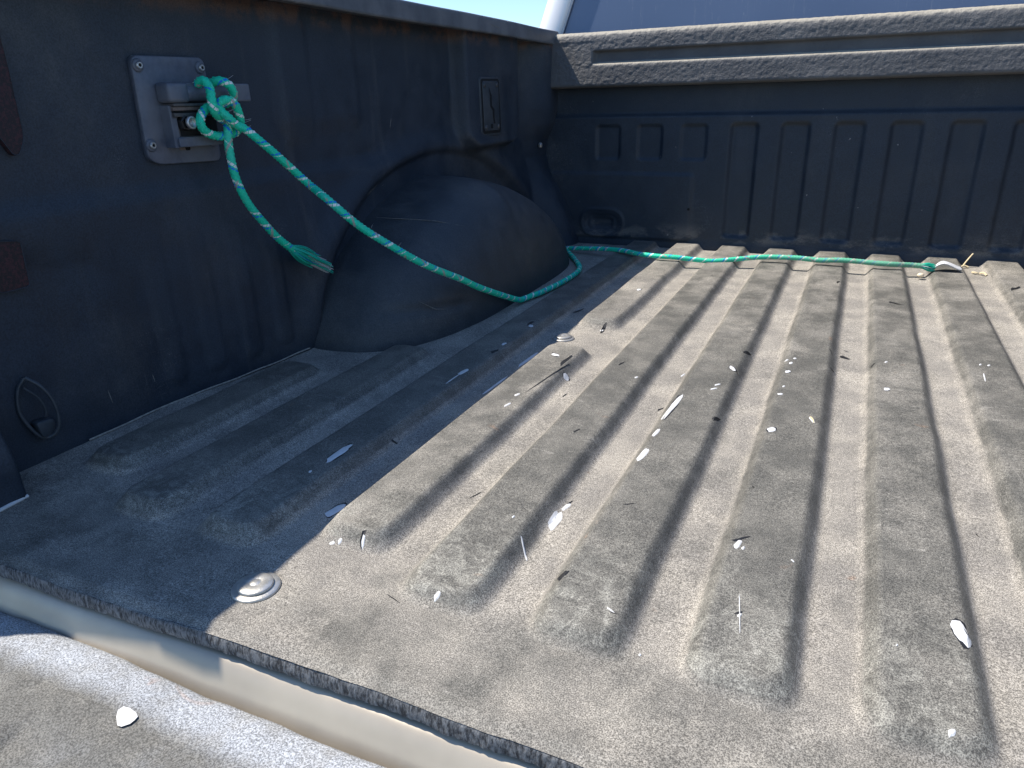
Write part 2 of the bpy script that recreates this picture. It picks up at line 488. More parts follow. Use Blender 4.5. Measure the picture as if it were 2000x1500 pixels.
def floor_h(x, y):
    x = np.asarray(x, float); y = np.asarray(y, float) + 0 * x
    h = np.zeros_like(x)
    for k in range(-3, 10):
        xk = XA + k * PITCH
        ys, ye = .148, 3.0
        if k == 0: ys = .190
        if k == -1: ys = .150
        if k == -3: ys, ye = .20, .47
        if k == -2: ye = .60
        segs = [(ys, ye)]
        if k == 0: segs = [(ys, .695), (.915, 3.0)]
        for s0, s1 in segs:
            dy = np.maximum(0, np.maximum(s0 - y, y - s1))
            wob = .0012 * vnoise(y * 9, k * 7.7)
            dxx = np.abs(x - xk + wob)
            foot, cw = .0425, .0282
            dd = (dxx ** 4 + (dy * .92) ** 4) ** .25
            tq = np.clip((foot - dd) / (foot - cw), 0, 1)
            fx = .75 * tq + .25 * tq * tq * (3 - 2 * tq)
            h = np.maximum(h, fx * (1 - (.15 if k > 0 else 0) * sstep(-.035, .030, s0 - y)))
    crest = h.copy()
    z = .0158 * h
    z = z + .0007 * vnoise(x * 9, y * 5) + .00045 * vnoise(x * 30, y * 22, 4.4)
    # the mat swells and dips a little around the two bolts and along its rear margin
    for bx, by in ((-.302, .070), (-.302, .803)):
        z = z - .002 * np.exp(-(((x - bx) ** 2 + (y - by) ** 2) / .03 ** 2))
    z = z - .0035 * sstep(.012, .0, y - mat_rear(x))
    z = z + .004 * sstep(-.66, -.70, x) * (y < .6)
    return z, crest

# ================================================================== floor liner (drop-in mat)
floor = empty('floor_liner', (.15, .8, 0), 'dusty ribbed black plastic liner on the bed floor, mostly sunlit', 'bed liner')
xs = np.r_[np.arange(-.735, .50, .0030), np.arange(.50, 1.02, .006)]
tt = np.r_[np.arange(0, .75, .0032), np.arange(.75, 1.655, .006)]
Xg, Tg = np.meshgrid(xs, tt)
Yg = mat_rear(Xg) * np.exp(-Tg / .05) + Tg
Zg, Cg = floor_h(Xg, Yg)
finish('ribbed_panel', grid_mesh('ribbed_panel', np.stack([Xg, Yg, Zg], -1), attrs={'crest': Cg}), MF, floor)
# rough cut rear edge of the mat, a rounded lip hanging over the sill
xe = np.arange(-.735, 1.02, .0022); pe = np.linspace(0, 1, 10)
Xe, Pe = np.meshgrid(xe, pe)
ye0 = mat_rear(Xe)
n_ = vnoise(Xe * 300, Pe * 5) * .0004 + vnoise(Xe * 90, Pe * 3, 2.2) * .0004
ang = Pe * math.pi * .62
Ye = ye0 + .0015 - .0030 * np.sin(ang) + n_
Ze = -.0035 - .0096 * (1 - np.cos(ang)) + n_
Ze = np.where(Pe < .05, -.0085, Ze)
finish('cut_edge', grid_mesh('cut_edge', np.stack([Xe, Ye, Ze], -1), flip=True), MEDGE, floor, label='rough grey cut edge along the rear of the mat')

def blob(seg, mat, name, lift=.00035, jag=.12, pointy=.0, curl=0.0, parent=None, parts=14, grow=1.0):
    """irregular chip or tear lying on the mat, following its surface; seg = centre, half-length and half-width vectors"""
    cx, cy, ax, ay, bx_, by_ = seg
    c = Vector((cx, cy)); A = Vector((ax, ay)) * grow; B = Vector((bx_, by_)) * grow
    ring = []
    ph = random.random() * 9; ph2 = random.random() * 9
    for i in range(parts):
        a = 2 * math.pi * i / parts
        k = 1 + jag * math.sin(2 * a + ph) + jag * .6 * math.sin(5 * a + ph2) + random.uniform(-jag, jag) * .35
        ca, sa = math.cos(a), math.sin(a)
        ex = math.copysign(abs(ca) ** .75, ca); ey = math.copysign(abs(sa) ** .75, sa)
        ring.append(c + A * (ex * k) + B * (ey * k * (1 - pointy * (ca * .5 + .5))))
    pts = [c] + [c + (p - c) * .55 for p in ring] + ring
    zz = [float(floor_h(p.x, p.y)[0]) for p in pts]
    bm = bmesh.new(); V = []
    for i, (p, z) in enumerate(zip(pts, zz)):
        e = lift if i <= parts else lift * .15
        if curl and i > parts: e += curl * max(0, math.sin(2 * math.pi * (i - parts) / parts + ph)) * random.uniform(.6, 1)
        V.append(bm.verts.new((p.x, p.y, z + e)))
    for i in range(parts):
        j = (i + 1) % parts
        bm.faces.new((V[0], V[1 + i], V[1 + j])); bm.faces.new((V[1 + i], V[1 + parts + i], V[1 + parts + j], V[1 + j]))
    return from_bm(name, bm, mat, parent, smooth=False)

WHITE = [(-0.3695, 0.2739, 0.0015, 0.0222, 0.0053, -0.0042), (-0.3713, 0.2259, 0.0003, 0.0026, 0.0018, -0.0014), (-0.3139, 0.1935, 0.0029, 0.0113, 0.0058, -0.0045), (-0.363, 0.5564, 0.0014, 0.0132, 0.0037, -0.0045), (-0.3635, 0.5252, -0.0002, 0.0186, 0.0012, -0.0013), (-0.3616, 0.6917, 0.0024, 0.0037, 0.0032, -0.0056), (-0.3594, 0.7961, 0.0028, 0.0026, 0.0039, -0.0081), (-0.3137, 0.5611, 0.0011, 0.0368, 0.0022, -0.0026), (-0.3129, 0.6786, 0.0023, 0.0364, 0.0031, -0.0041), (-0.2799, 0.1443, 0.0022, 0.0009, 0.0014, -0.0017), (-0.2725, 0.147, 0.0015, 0.0011, 0.0015, -0.0017), (-0.2485, 0.1511, -0.0006, 0.0043, 0.0023, -0.0011), (-0.1010, 0.2634, 0.0005, 0.0172, 0.0049, -0.0033), (-0.1000, 0.2907, 0.0017, 0.0072, 0.0023, -0.0024), (-0.0518, 0.5412, 0.0032, 0.0384, 0.0042, -0.0052), (-0.0519, 0.4602, 0.0014, 0.0104, 0.0025, -0.0032), (-0.0518, 0.4011, 0.0028, 0.0166, 0.0032, -0.004), (-0.0035, 0.7095, 0.0052, -0.0059, -0.0002, -0.0069), (0.071, 0.5197, 0.0044, 0.0048, 0.0013, -0.0061), (0.0704, 0.7248, 0.0032, 0.0024, 0.0008, -0.0062), (0.0711, 0.7637, 0.0026, 0.0022, 0.0006, -0.0044), (0.064, 0.7752, 0.0023, 0.0021, 0.0005, -0.0034), (0.0748, 0.7866, 0.002, 0.002, 0.0005, -0.0034), (0.069, 0.6346, 0.003, 0.0021, 0.0005, -0.0035), (0.0706, 0.6643, 0.0018, 0.0017, 0.0004, -0.0028), (0.1959, 0.7028, 0.0034, 0.0013, -0.0001, -0.0068), (0.197, 0.8145, 0.002, 0.002, 0.0001, -0.0034), (-0.0142, 0.62, 0.0035, 0.0033, 0.0006, -0.0026), (-0.0121, 0.6368, 0.0032, 0.0033, 0.0007, -0.0027), (-0.2241, 0.6151, 0.0042, 0.0016, 0.0025, -0.0066), (-0.2640, 0.672, 0.0070, -0.003, 0.0012, -0.0060), (0.0705, 0.2665, 0.0014, 0.0066, 0.0024, -0.0021), (0.0756, 0.2624, 0.0009, 0.0025, 0.001, -0.0015), (0.0859, 0.1726, 0.0012, 0.0018, 0.0008, -0.0016), (0.0855, 0.1753, 0.0039, -0.0242, -0.0004, -0.0002), (0.2358, 0.2169, 0.0045, -0.0109, -0.0042, -0.0068), (0.2219, 0.1183, 0.002, 0.0013, 0.0, -0.0029), (-0.1445, 0.1102, 0.0018, 0.0022, 0.0017, -0.002), (-0.1311, 0.231, 0.0006, 0.0017, 0.0011, -0.0012), (-0.1068, 0.2011, 0.0075, -0.0095, -0.0005, -0.0009), (-0.0062, 0.141, 0.0035, -0.0014, -0.0, -0.0009), (0.1124, 0.566, 0.0031, -0.0083, -0.0012, -0.0033), (0.3187, 0.8523, 0.0018, 0.0018, -0.0002, -0.0034), (0.3291, 0.8529, 0.0022, 0.0031, -0.0001, -0.0032), (0.3173, 0.7974, -0.0006, -0.0176, -0.001, -0.0013), (-0.2522, 1.105, 0.0034, 0.0034, 0.0025, -0.008), (-0.2525, 0.5047, 0.0017, 0.0045, 0.0019, -0.0028), (-0.2514, 0.8634, 0.0019, 0.0056, 0.0024, -0.0052), (0.1163, 0.26, 0.0016, -0.0017, -0.0002, -0.0007), (0.0239, 0.1188, 0.0007, 0.0011, 0.0007, -0.0009), (0.1929, 0.1852, 0.0007, 0.0011, 0.0004, -0.0007), (-0.1222, 0.6248, 0.0015, 0.0027, 0.0011, -0.0026), (-0.0714, 0.6977, 0.0017, 0.0063, 0.0011, -0.0024), (-0.2506, 0.4701, 0.0016, 0.0061, 0.0018, -0.0025)]
DARK = [(-0.2493, 0.1526, 0.0005, 0.0048, 0.0043, -0.003), (-0.0990, 0.2969, 0.0012, 0.0049, 0.0023, -0.0025), (-0.0559, 0.1679, 0.0044, 0.0053, 0.0025, -0.0039), (0.0723, 0.2763, 0.005, 0.0051, 0.0009, -0.0029), (0.0056, 0.5303, 0.003, 0.0061, 0.0019, -0.0051), (0.0049, 0.7941, 0.0044, 0.0068, 0.0016, -0.0067), (-0.0711, 0.5642, 0.0042, 0.0053, 0.0011, -0.003), (-0.2497, 0.864, 0.0017, 0.0122, 0.005, -0.0093), (-0.2391, 0.655, 0.0012, 0.0178, 0.0054, -0.0077), (-0.2372, 0.5886, 0.0049, 0.0521, 0.002, -0.0028), (0.4339, 1.3568, 0.008, 0.0115, -0.0016, -0.0171), (-0.3417, 0.3422, 0.0025, 0.0018, 0.0017, -0.0023), (-0.1808, 0.1, 0.0072, -0.0025, 0.0001, -0.0008), (-0.1961, 0.2759, 0.0026, 0.0079, 0.001, -0.0011), (0.1438, 0.8606, 0.0081, -0.0068, -0.0005, -0.006), (0.1444, 0.8929, 0.003, -0.0028, -0.0002, -0.0025), (0.1804, 0.805, 0.0041, 0.005, 0.0002, -0.0033), (0.1276, 0.7741, 0.0024, -0.0013, -0.0002, -0.0044), (-0.3658, 0.8084, 0.0026, 0.0076, 0.0043, -0.0077), (-0.3597, 0.6531, 0.0029, 0.0051, 0.0037, -0.0062), (0.0023, 0.7044, 0.0053, -0.0068, -0.0004, -0.0066), (-0.14, 0.4307, 0.0027, 0.0049, 0.001, -0.0018), (0.0848, 0.175, 0.0023, 0.0026, 0.0007, -0.0018), (0.069, 0.3746, 0.0016, -0.001, -0.0001, -0.0015), (0.2673, 0.3888, 0.0014, -0.0021, -0.0005, -0.0013), (-0.0037, 0.1388, 0.003, -0.0003, 0.0001, -0.0009), (-0.036, 0.2942, 0.0038, 0.0026, 0.0005, -0.0013), (-0.3319, 0.9634, 0.0044, 0.017, 0.0037, -0.0074), (0.117, 1.2958, 0.0032, 0.0058, 0.0006, -0.0065), (0.2177, 1.1628, 0.01, -0.004, -0.0005, -0.0076), (-0.2053, 0.5607, 0.0007, 0.0052, 0.0018, -0.0025), (-0.1573, 0.672, 0.003, 0.0083, 0.0013, -0.0028), (0.1226, 0.8432, 0.0031, -0.0064, -0.0005, -0.0033)]
for i, s in enumerate(DARK):
    sz = math.hypot(s[4], s[5])
    blob(s, MBLACK, 'torn_flap', lift=.0004, jag=.34, pointy=.7, curl=.0022 if sz > .004 else .0008, parent=floor, parts=9)
for i, s in enumerate(WHITE):
    sz = math.hypot(s[4], s[5])
    if sz > .0060:      # dark torn rim round the bigger worn-through spots
        blob(s, MBLACK, 'torn_rim', lift=.0003, jag=.14, parent=floor, grow=1.09)
    blob(s, MWHITE, 'paint_spot', lift=.0007, jag=.11, pointy=.15 if i != 36 else 0, parent=floor)

# ================================================================== bolts through the mat
def bed_bolt(x, y, r, label):
    z0 = float(floor_h(x, y)[0])
    t = empty('bed_bolt', (x, y, z0), label, 'bolt', 'bolts holding down the floor liner')
    w = rev_bm([(r * .95, .0), (r, .0014), (r * .99, .0027), (r * .955, .0034), (r * .72, .0040), (0, .0040)], (x, y, z0 - .0003), (0, 0, 1), 56)
    from_bm('washer', w, MZINC, t, True)
    hd = rev_bm([(r * .70, .0034), (r * .735, .0044), (r * .728, .0056), (r * .69, .0062), (r * .50, .0068), (r * .30, .0071), (r * .26, .0068), (r * .20, .0068), (r * .16, .0073), (0, .0074)], (x, y, z0), (0, 0, 1), 48)
    from_bm('dome_head', hd, MZINC, t, True)
    return t
bed_bolt(-.3000, .0665, .0208, 'large nearer round zinc bolt head on the floor liner by the tailgate')
bed_bolt(-.3000, .7985, .0192, 'smaller, farther metal bolt head in the gap of the interrupted rib')

# ================================================================== side liner (left wall of the bed)
side = empty('side_liner', (-.69, .8, 0), 'black liner panel on the left bed wall with bulging wheel housing', 'bed liner')
def wall_x(y, z):
    y = np.asarray(y, float); z = np.asarray(z, float) + 0 * y
    low = sstep(.27, .15, z)
    x = -.700 + low * (-.022 + .037 * sstep(.15, .56, y))
    x = x + .007 * sstep(.302, .272, z)                                    # lower half stands proud
    for k in range(6):                                                     # upright ribs low down
        d = rrect(y, z, .196 + .0655 * k, .196 + .0655 * k + .030, .028, .235, .014)
        x = x + .0030 * sstep(.006, -.008, d) * (1 - .7 * sstep(.10, .24, z))
    x = x - .0055 * sstep(.010, -.006, rrect(y, z, .309, .62, .325, .60, .02)) + .0030 * sstep(.010, -.010, rrect(y, z, .585, .69, .33, .62, .02)) # upper recess behind the tie-down
    e = np.sqrt(((y - 1.075) / .475) ** 2 + (np.maximum(z, 0) / .300) ** 2)
    x = x + .011 * np.exp(-((e - 1.0) / .075) ** 2) * sstep(-.02, .05, z)   # arch swage above the wheel
    x = x - .016 * sstep(.99, .90, e) * sstep(-.02, .03, z)
    x = x + .005 * sstep(.834, .806, y) * sstep(.33, .37, z) * sstep(.59, .62, y)
    d = rrect(y, z, .857, 1.075, .372, .50, .018)
    x = x - .0055 * sstep(.006, -.004, d)
    d = rrect(y, z, 1.165, 1.445, .283, .70, .045)
    boss = sstep(.010, -.010, d)
    x = x + .034 * boss
    fz = np.interp(z, [0, .05, .1, .15, .2, .24, .28, .32, .36, .6], [.124, .112, .094, .068, .036, .026, .030, .050, .056, .056])
    fc = sstep(1.47, 1.60, y) * fz
    x = np.maximum(x, -.700 + fc + .0 * z) * 1.0
    x = x + (.060 * sstep(.096, .084, y) * sstep(.20, .03, z))             # tail post flange
    x = x + .0010 * vnoise(y * 7, z * 7, 1.5) + .0004 * vnoise(y * 40, z * 40, 7.5)
    return x
ys = np.r_[np.arange(-.063, .9, .0033), np.arange(.9, 1.662, .0048)]
zs = np.arange(-.02, .5301, .0038)
Yw, Zw = np.meshgrid(ys, zs)
Xw = wall_x(Yw, Zw)
Yw = np.where(Yw < 0, Yw * np.interp(Zw, [.20, .38], [1.1, .62]), Yw)
finish('wall_panel', grid_mesh('wall_panel', np.stack([Xw, Yw, Zw], -1)), MW, side)
# wheel housing: rounded dome
a1, a2, yc, hh, nn, ww, mm, x0 = .428, .455, 1.024, .246, 3.63, .245, 1.60, -.722
th = np.linspace(0, math.pi, 150); ph = np.linspace(0, math.pi / 2, 80)
T_, F_ = np.meshgrid(th, ph)
s_ = np.cos(F_) ** (2 / nn)
Xh = x0 + ww * np.sin(F_) ** (2 / nn)
c_, sn = np.cos(T_), np.sin(T_)
Yh = yc + np.where(c_ < 0, a1, a2) * np.sign(c_) * np.abs(c_) ** (2 / mm) * s_
Zh = hh * np.abs(sn) ** (2 / mm) * s_ - .004
nz = .0024 * vnoise(Yh * 9, Zh * 9, Xh * 9) + .0008 * vnoise(Yh * 30, Zh * 30, Xh * 22)
crease = .006 * np.exp(-((Yh - (1.02 + (Zh - .2) * .3)) / .022) ** 2) * sstep(.13, .22, Zh) - .007 * np.exp(-((Zh - (.052 - .10 * (Yh - .72))) / .009) ** 2) * sstep(.60, .66, Yh) * sstep(.84, .77, Yh)
Xh = Xh + nz + crease * .8; Zh = Zh + nz * .6 * sstep(.02, .08, Zh)
finish('wheel_housing', grid_mesh('wheel_housing', np.stack([Xh, Yh, Zh], -1), flip=True), MH, side, label='dark rounded wheel housing bulging into the bed')
tube('sealant_bead', catmull([(-.690, .590, .0), (-.684, .600, .018), (-.686, .607, .034), (-.690, .617, .055)], 6), .0010, MCAULK, side, seg=6)
ed = [(float(wall_x(y, .002)) + .0015, y, .0048 + .0004 * math.sin(y * 70)) for y in np.linspace(.20, .585, 40)]
tube('dusty_mat_seam', ed, .0012, MCAULK, side, seg=6, step=.006)
tube('white_sill_strip', [(-.637, -.02, -.001), (-.637, .03, .001), (-.639, .060, .0015), (-.642, .086, .001)], .0022, MWHITE, side, seg=8)

def scrape(yz, r, parent, surf=None, mat=None):
    pts = [(float(wall_x(y, z)) - r * .45 if surf is None else surf, y, z) for y, z in yz]
    tube('scrape', pts if len(pts) < 3 else catmull(pts, 4), r, mat or MDUST, parent, seg=5, step=.003, taper=([0, .3, .7, 1], [.2, 1, .8, .1]))
for yz, r in (([(.8088, .2276), (.8300, .2340), (.8560, .2440)], .0016), ([(.8790, .2410), (.8690, .2360)], .0010),
              ([(.9220, .3600), (.9120, .3350)], .0009), ([(.6670, .3780), (.6720, .3735)], .0012),
              ([(.2400, .0600), (.2420, .0420), (.2430, .0320)], .0010), ([(.3060, .0560), (.3080, .0400)], .0009)):
    scrape(yz, r, side)

def dome_x(y, z):
    rho = (abs(y - yc) / (a1 if y < yc else a2)) ** mm + (max(z, 0) / hh) ** mm
    sr = min(.999, rho ** (1 / mm))
    return x0 + ww * (1 - sr ** nn) ** (1 / nn)
for yz, r in (([(.800, .190), (.830, .184), (.868, .170)], .0010), ([(.700, .070), (.722, .052), (.745, .047)], .0012)):
    tube('scrape', [(dome_x(y, z) + .0012, y, z) for y, z in yz], r * .8, MDUST, side, seg=5, step=.003, taper=([0, .3, .7, 1], [.2, 1, .8, .1]))

def wall_patch(pts, name, label):
    P = rpoly(pts, .003, 2); bm = bmesh.new()
    V = [bm.verts.new((-.6915, p[0], p[1])) for p in P]; bm.faces.new(V)
    r = bmesh.ops.extrude_face_region(bm, geom=list(bm.faces))
    for g in r['geom']:
        if isinstance(g, bmesh.types.BMVert): g.co.x -= .02
    o = from_bm(name, bm, MPATCH, side, label=label)
    rim = [(-.6912, p[0], p[1]) for p in P]; rim.append(rim[0])
    tube('cut_rim', rim, .0005, MW, o, seg=6, step=.004)
wall_patch([(.2176, .470), (.2176, .4293), (.2149, .3652), (.212, .355), (.204, .3419), (.1983, .3429), (.188, .364), (.185, .470)], 'cutout_patch', 'narrow pointed red-brown cutout high on the wall')
wall_patch([(.150, .2600), (.1806, .2555), (.1779, .2062), (.145, .2055)], 'cutout_patch', 'rectangular red-brown cutout in the wall')

# ================================================================== tie-down ring low on the wall
ring = empty('tie_down_ring', (-.69, .149, .07), 'black oval tie-down loop low on the left wall near the tailgate corner', 'ring')
pts = [(-.692, .1446, .1092), (-.684, .1552, .0948), (-.680, .1612, .0733), (-.680, .1608, .0500), (-.684, .1554, .0370), (-.690, .1461, .0345), (-.694, .138, .046), (-.698, .132, .070), (-.697, .136, .095)]
tube('loop', catmull(pts + pts[:1], 8), 0.0022, MPL, ring, seg=10, step=.002)
tube('inner_lip', catmull([(-.6935, .141, .098), (-.689, .1515, .082), (-.688, .1545, .066), (-.690, .1535, .058)], 8), .0014, MPL, ring, seg=8)
from_bm('pad', plate_x([(.139, .056), (.1605, .054), (.160, .043), (.150, .033), (.143, .036)], -.70, -.6865, .0015, .006), MPL, ring, True)

# ================================================================== left tie-down bracket with the cleat bar
br = empty('tie_down_bracket', (-.695, .42, .38), 'grey screwed-on tie-down bracket with a cleat bar that the rope is knotted round', 'bracket')
from_bm('base_plate', plate_x([(.3672, .4462), (.4800, .4472), (.4825, .3150), (.3790, .3180), (.3640, .3260)], -.704, -.6930, .0016, .011), MBRK, br, True)
for (y, z) in ((.3746, .4348), (.4708, .4343), (.3710, .3420), (.4709, .3412)):
    w = from_bm('screw_washer', rev_bm([(.0078, 0), (.0078, .0016), (.0068, .0026), (.0046, .0030), (.0, .0030)], (-.6932, y, z), (1, 0, 0), 24), MBRK, br, True)
    from_bm('screw_head', rev_bm([(.0044, .0026), (.0044, .0046), (.0036, .0056), (.0022, .0056), (.0018, .0040), (0, .0040)], (-.6932, y, z), (1, 0, 0), 12), MSTEEL, w, False)
    s = bmesh.new()
    for k in range(3): 
        nb = box_bm(-.0003, .0003, -.0021, .0021, -.00035, .00035)
        nb.transform(Matrix.Translation((-.6886, y, z)) @ Matrix.Rotation(k * math.pi / 3 + .2, 4, 'X'))
        tmp = bpy.data.meshes.new('t'); nb.to_mesh(tmp); nb.free(); s.from_mesh(tmp); bpy.data.meshes.remove(tmp)
    from_bm('screw_socket', s, MHOLE, w)
from_bm('housing', box_bm(-.694, -.6790, .3990, .4700, .3380, .3900, .0015), MBRKD, br, False)
from_bm('housing_side', box_bm(-.694, -.6765, .3945, .4045, .3370, .3885, .0012), MBRK, br, False)
from_bm('housing_ledge', box_bm(-.690, -.6745, .4035, .4720, .3375, .3500, .0012), MBRK, br, False)
from_bm('corner_clip', plate_x([(.3990, .3490), (.4100, .3490), (.4120, .3380), (.3990, .3380)], -.680, -.6730, .001, .002), MBRK, br, False)
from_bm('inner_recess', box_bm(-.6800, -.6783, .408, .470, .3510, .3755, .0003), MHOLE, br, False)
for z0, z1, m, xx in ((.3870, .3905, MBRKD, -.6700), (.3820, .3865, MBRN, -.6725), (.3795, .3818, MHOLE, -.6745), (.3745, .3790, MBRKD, -.6715)):
    from_bm('slide_rail', box_bm(-.690, xx, .3975, .4690, z0, z1, .0005), m, br, False)
bm = rev_bm([(.0100, -.022), (.0112, -.020), (.0112, .092), (.0100, .094)], (-.6800, .4320, .4030), (0, 1, 0), 24)
from_bm('cleat_bar', bm, MBRK, br, True)
from_bm('bar_block', box_bm(-.694, -.6680, .3925, .4250, .3910, .4155, .0055, 4), MBRK, br, True)
from_bm('bar_flat', box_bm(-.690, -.6720, .4240, .5080, .4100, .4145, .001, 2), MBRK, br, False)
from_bm('bar_cap', box_bm(-.6900, -.6675, .5010, .5300, .3915, .4145, .0022, 2), MBRK, br, False)
from_bm('clamp_bolt', rev_bm([(.0102, -.006), (.0102, .005), (.0094, .0080), (.0078, .0085), (.0078, .011)], (-.6790, .4140, .3672), (1, 0, 0), 6), MBLACK, br, False)
from_bm('bolt_tip', rev_bm([(.0076, .0), (.0082, .004), (.0070, .0052), (.0058, .0052), (.0054, .0034), (0, .0036)], (-.6685, .4165, .3672), (1, 0, 0), 24), MSTEEL, br, True)
from_bm('bolt_slot', box_bm(-.6654, -.6637, .4158, .4170, .3634, .3710), MSTEEL, br)
from_bm('slot_hole', plate_x([(.4140, .3400), (.4300, .3395), (.4290, .3325), (.4135, .3332)], -.6935, -.6922, .0002, .002), MBRN, br, False)
from_bm('slot_shadow', plate_x([(.4225, .3398), (.4310, .3395), (.4300, .3322), (.4225, .3326)], -.6926, -.6918, .0002, .002), MHOLE, br, False)

# ================================================================== far flush tie-down plate
p2 = empty('tie_down_plate', (-.662, 1.275, .37), 'small flush black plate with zigzag slot, left wall near the front corner', 'plate')
bx = float(wall_x(1.28, .37)) - .001
from_bm('surround', plate_x([(1.222, .4335), (1.326, .4350), (1.330, .3080), (1.226, .3085)], bx - .01, bx + .0035, .0015, .012), MPL, p2, True)
from_bm('groove', plate_x([(1.2275, .4295), (1.3205, .4305), (1.3245, .3125), (1.2315, .3130)], bx - .01, bx + .0040, .0002, .010), MHOLE, p2, True)
from_bm('cover', plate_x([(1.2345, .4250), (1.3135, .4255), (1.3165, .3185), (1.2380, .3190)], bx - .01, bx + .0055, .0012, .008), MPL, p2, True)
for (y, z) in ((1.243, .4165), (1.305, .4170), (1.246, .327), (1.308, .327)):
    from_bm('screw', rev_bm([(.0052, 0), (.0052, .0016), (.0034, .0030), (0, .0030)], (bx + .005, y, z), (1, 0, 0), 12), MBRKD, p2, True)
zz = [(1.262, .414), (1.276, .395), (1.276, .373), (1.288, .365), (1.288, .345), (1.292, .334), (1.284, .334), (1.279, .352), (1.279, .362), (1.268, .371), (1.268, .393)]
bm = bmesh.new(); f = bm.faces.new([bm.verts.new((bx + .0061, a, b)) for a, b in zz])
from_bm('zigzag_slot', bm, MHOLE, p2)
from_bm('latch_hole', plate_x([(1.268, .3335), (1.279, .3335), (1.279, .3235), (1.268, .3235)], bx, bx + .0062, .0002, .003), MHOLE, p2)

# small loose bolt in the corner
cb = empty('corner_bolt', (-.668, 1.575, .27), 'tiny shiny bolt in the front left corner where wall meets bulkhead', 'bolt')
cx_ = float(wall_x(1.575, .268))
from_bm('shank', rev_bm([(.0045, -.004), (.0045, .010), (0, .010)], (cx_, 1.575, .268), (1, 0, 0), 12), MBLACK, cb, True)
from_bm('nut', rev_bm([(.0075, .004), (.0075, .009), (.005, .011), (0, .011)], (cx_, 1.575, .268), (1, 0, 0), 6), MSTEEL, cb, False)

# ================================================================== bulkhead liner
bulk = empty('bulkhead_liner', (.15, 1.64, 0), 'dark front bulkhead panel with upright pockets under a coarse grey sunlit cap', 'bed liner')
def bulk_y(x, z):
    x = np.asarray(x, float); z = np.asarray(z, float) + 0 * x
    y = np.full_like(x, L)
    for k in range(10):
        xl = -.178 + PITCH * k
        d = rrect(x, z, xl, xl + .066, .036, .317, .012)
        y = y + .0095 * sstep(.003, -.007, d)
    for xl in (-.528, -.415, -.301):
        d = rrect(x, z, xl, xl + .066, .228, .315, .010)
        y = y + .0055 * sstep(.002, -.005, d)
    d = rrect(x, z, -.70, -.262, .02, .194, .012)
    y = y - .006 * sstep(.004, -.006, d)
    y = y + .009 * sstep(.333, .345, z)
    d = rrect(x, z, -.5660, -.4460, .0240, .0960, .035)
    y = y - .0030 * np.exp(-(d / .004) ** 2) + .004 * sstep(-.010, -.016, d)
    d = rrect(x, z, -.535, -.477, .046, .073, .008)
    y = y + .004 * sstep(.003, -.003, d)
    y = y + .0012 * vnoise(x * 6, z * 6, 8.5) + .0004 * vnoise(x * 40, z * 40, 3.5) - .004 * sstep(.03, .0, z)
    return y
xb = np.r_[np.arange(-.74, .50, .0036), np.arange(.50, 1.03, .006)]
zb = np.arange(-.015, .4301, .0036)
Xb, Zb = np.meshgrid(xb, zb)
finish('pocketed_panel', grid_mesh('pocketed_panel', np.stack([Xb, bulk_y(Xb, Zb), Zb], -1)), MB, bulk)
# cap profile (y, z) from under-lip, over the face, round the top
prof = [(1.630, .4080), (1.612, .4075), (1.602, .4085), (1.5960, .4115), (1.5945, .4160), (1.5960, .4300), (1.5980, .4560), (1.5990, .4600), (1.6020, .4635), (1.6100, .4655), (1.6160, .4675), (1.6175, .4700), (1.6175, .4890), (1.6150, .4925), (1.6070, .4935), (1.6035, .4965), (1.6040, .5000), (1.6055, .5180), (1.6070, .5260), (1.6100, .5320), (1.6150, .5365), (1.6220, .5392), (1.6320, .5402), (1.6600, .5402)]
P2 = resample([(0, a, b) for a, b in prof], .0022)[0][:, 1:]
flat = np.interp(P2[:, 1], [.40, .416, .518, .5375], [1.5945, 1.5945, 1.6065, 1.6160])
xc = np.r_[np.arange(-.70, .50, .0028), np.arange(.50, 1.03, .006)]
Xc, Ic = np.meshgrid(xc, np.arange(len(P2)))
Yc = P2[:, 0][Ic]; Zc = P2[:, 1][Ic]
inrec = sstep(-.535, -.525, Xc)
onface = (Zc > .4165) & (Zc < .5175)
Yc = np.where(onface, flat[Ic] + (Yc - flat[Ic]) * inrec, Yc)
peel = .0008 * vnoise(Xc * 165, Zc * 165, Yc * 165) + .0004 * vnoise(Xc * 300, Zc * 300, 5.5) + .0004 * vnoise(Xc * 6, Zc * 6)
inside = sstep(.4665, .4690, Zc) * sstep(.4925, .490, Zc) * inrec
Yc = Yc - peel * (1 - .8 * inside); Zc = Zc + peel * .5 * (P2[:, 1][Ic] > .53)
finish('textured_cap', grid_mesh('textured_cap', np.stack([Xc, Yc, Zc], -1)), MC, bulk, label='coarse textured grey cap along the top, with a long recessed groove')
from_bm('vent_hole', rev_bm([(.0035, 0), (.0035, .002), (0, .002)], (-.268, 1.6275, .105), (0, -1, 0), 12), MHOLE, bulk)

# ================================================================== the truck itself
truck = empty('pickup_truck', (.15, 1.0, -.75), 'white pickup truck with worn lowered tailgate and dusty tinted cab window', 'pickup truck')
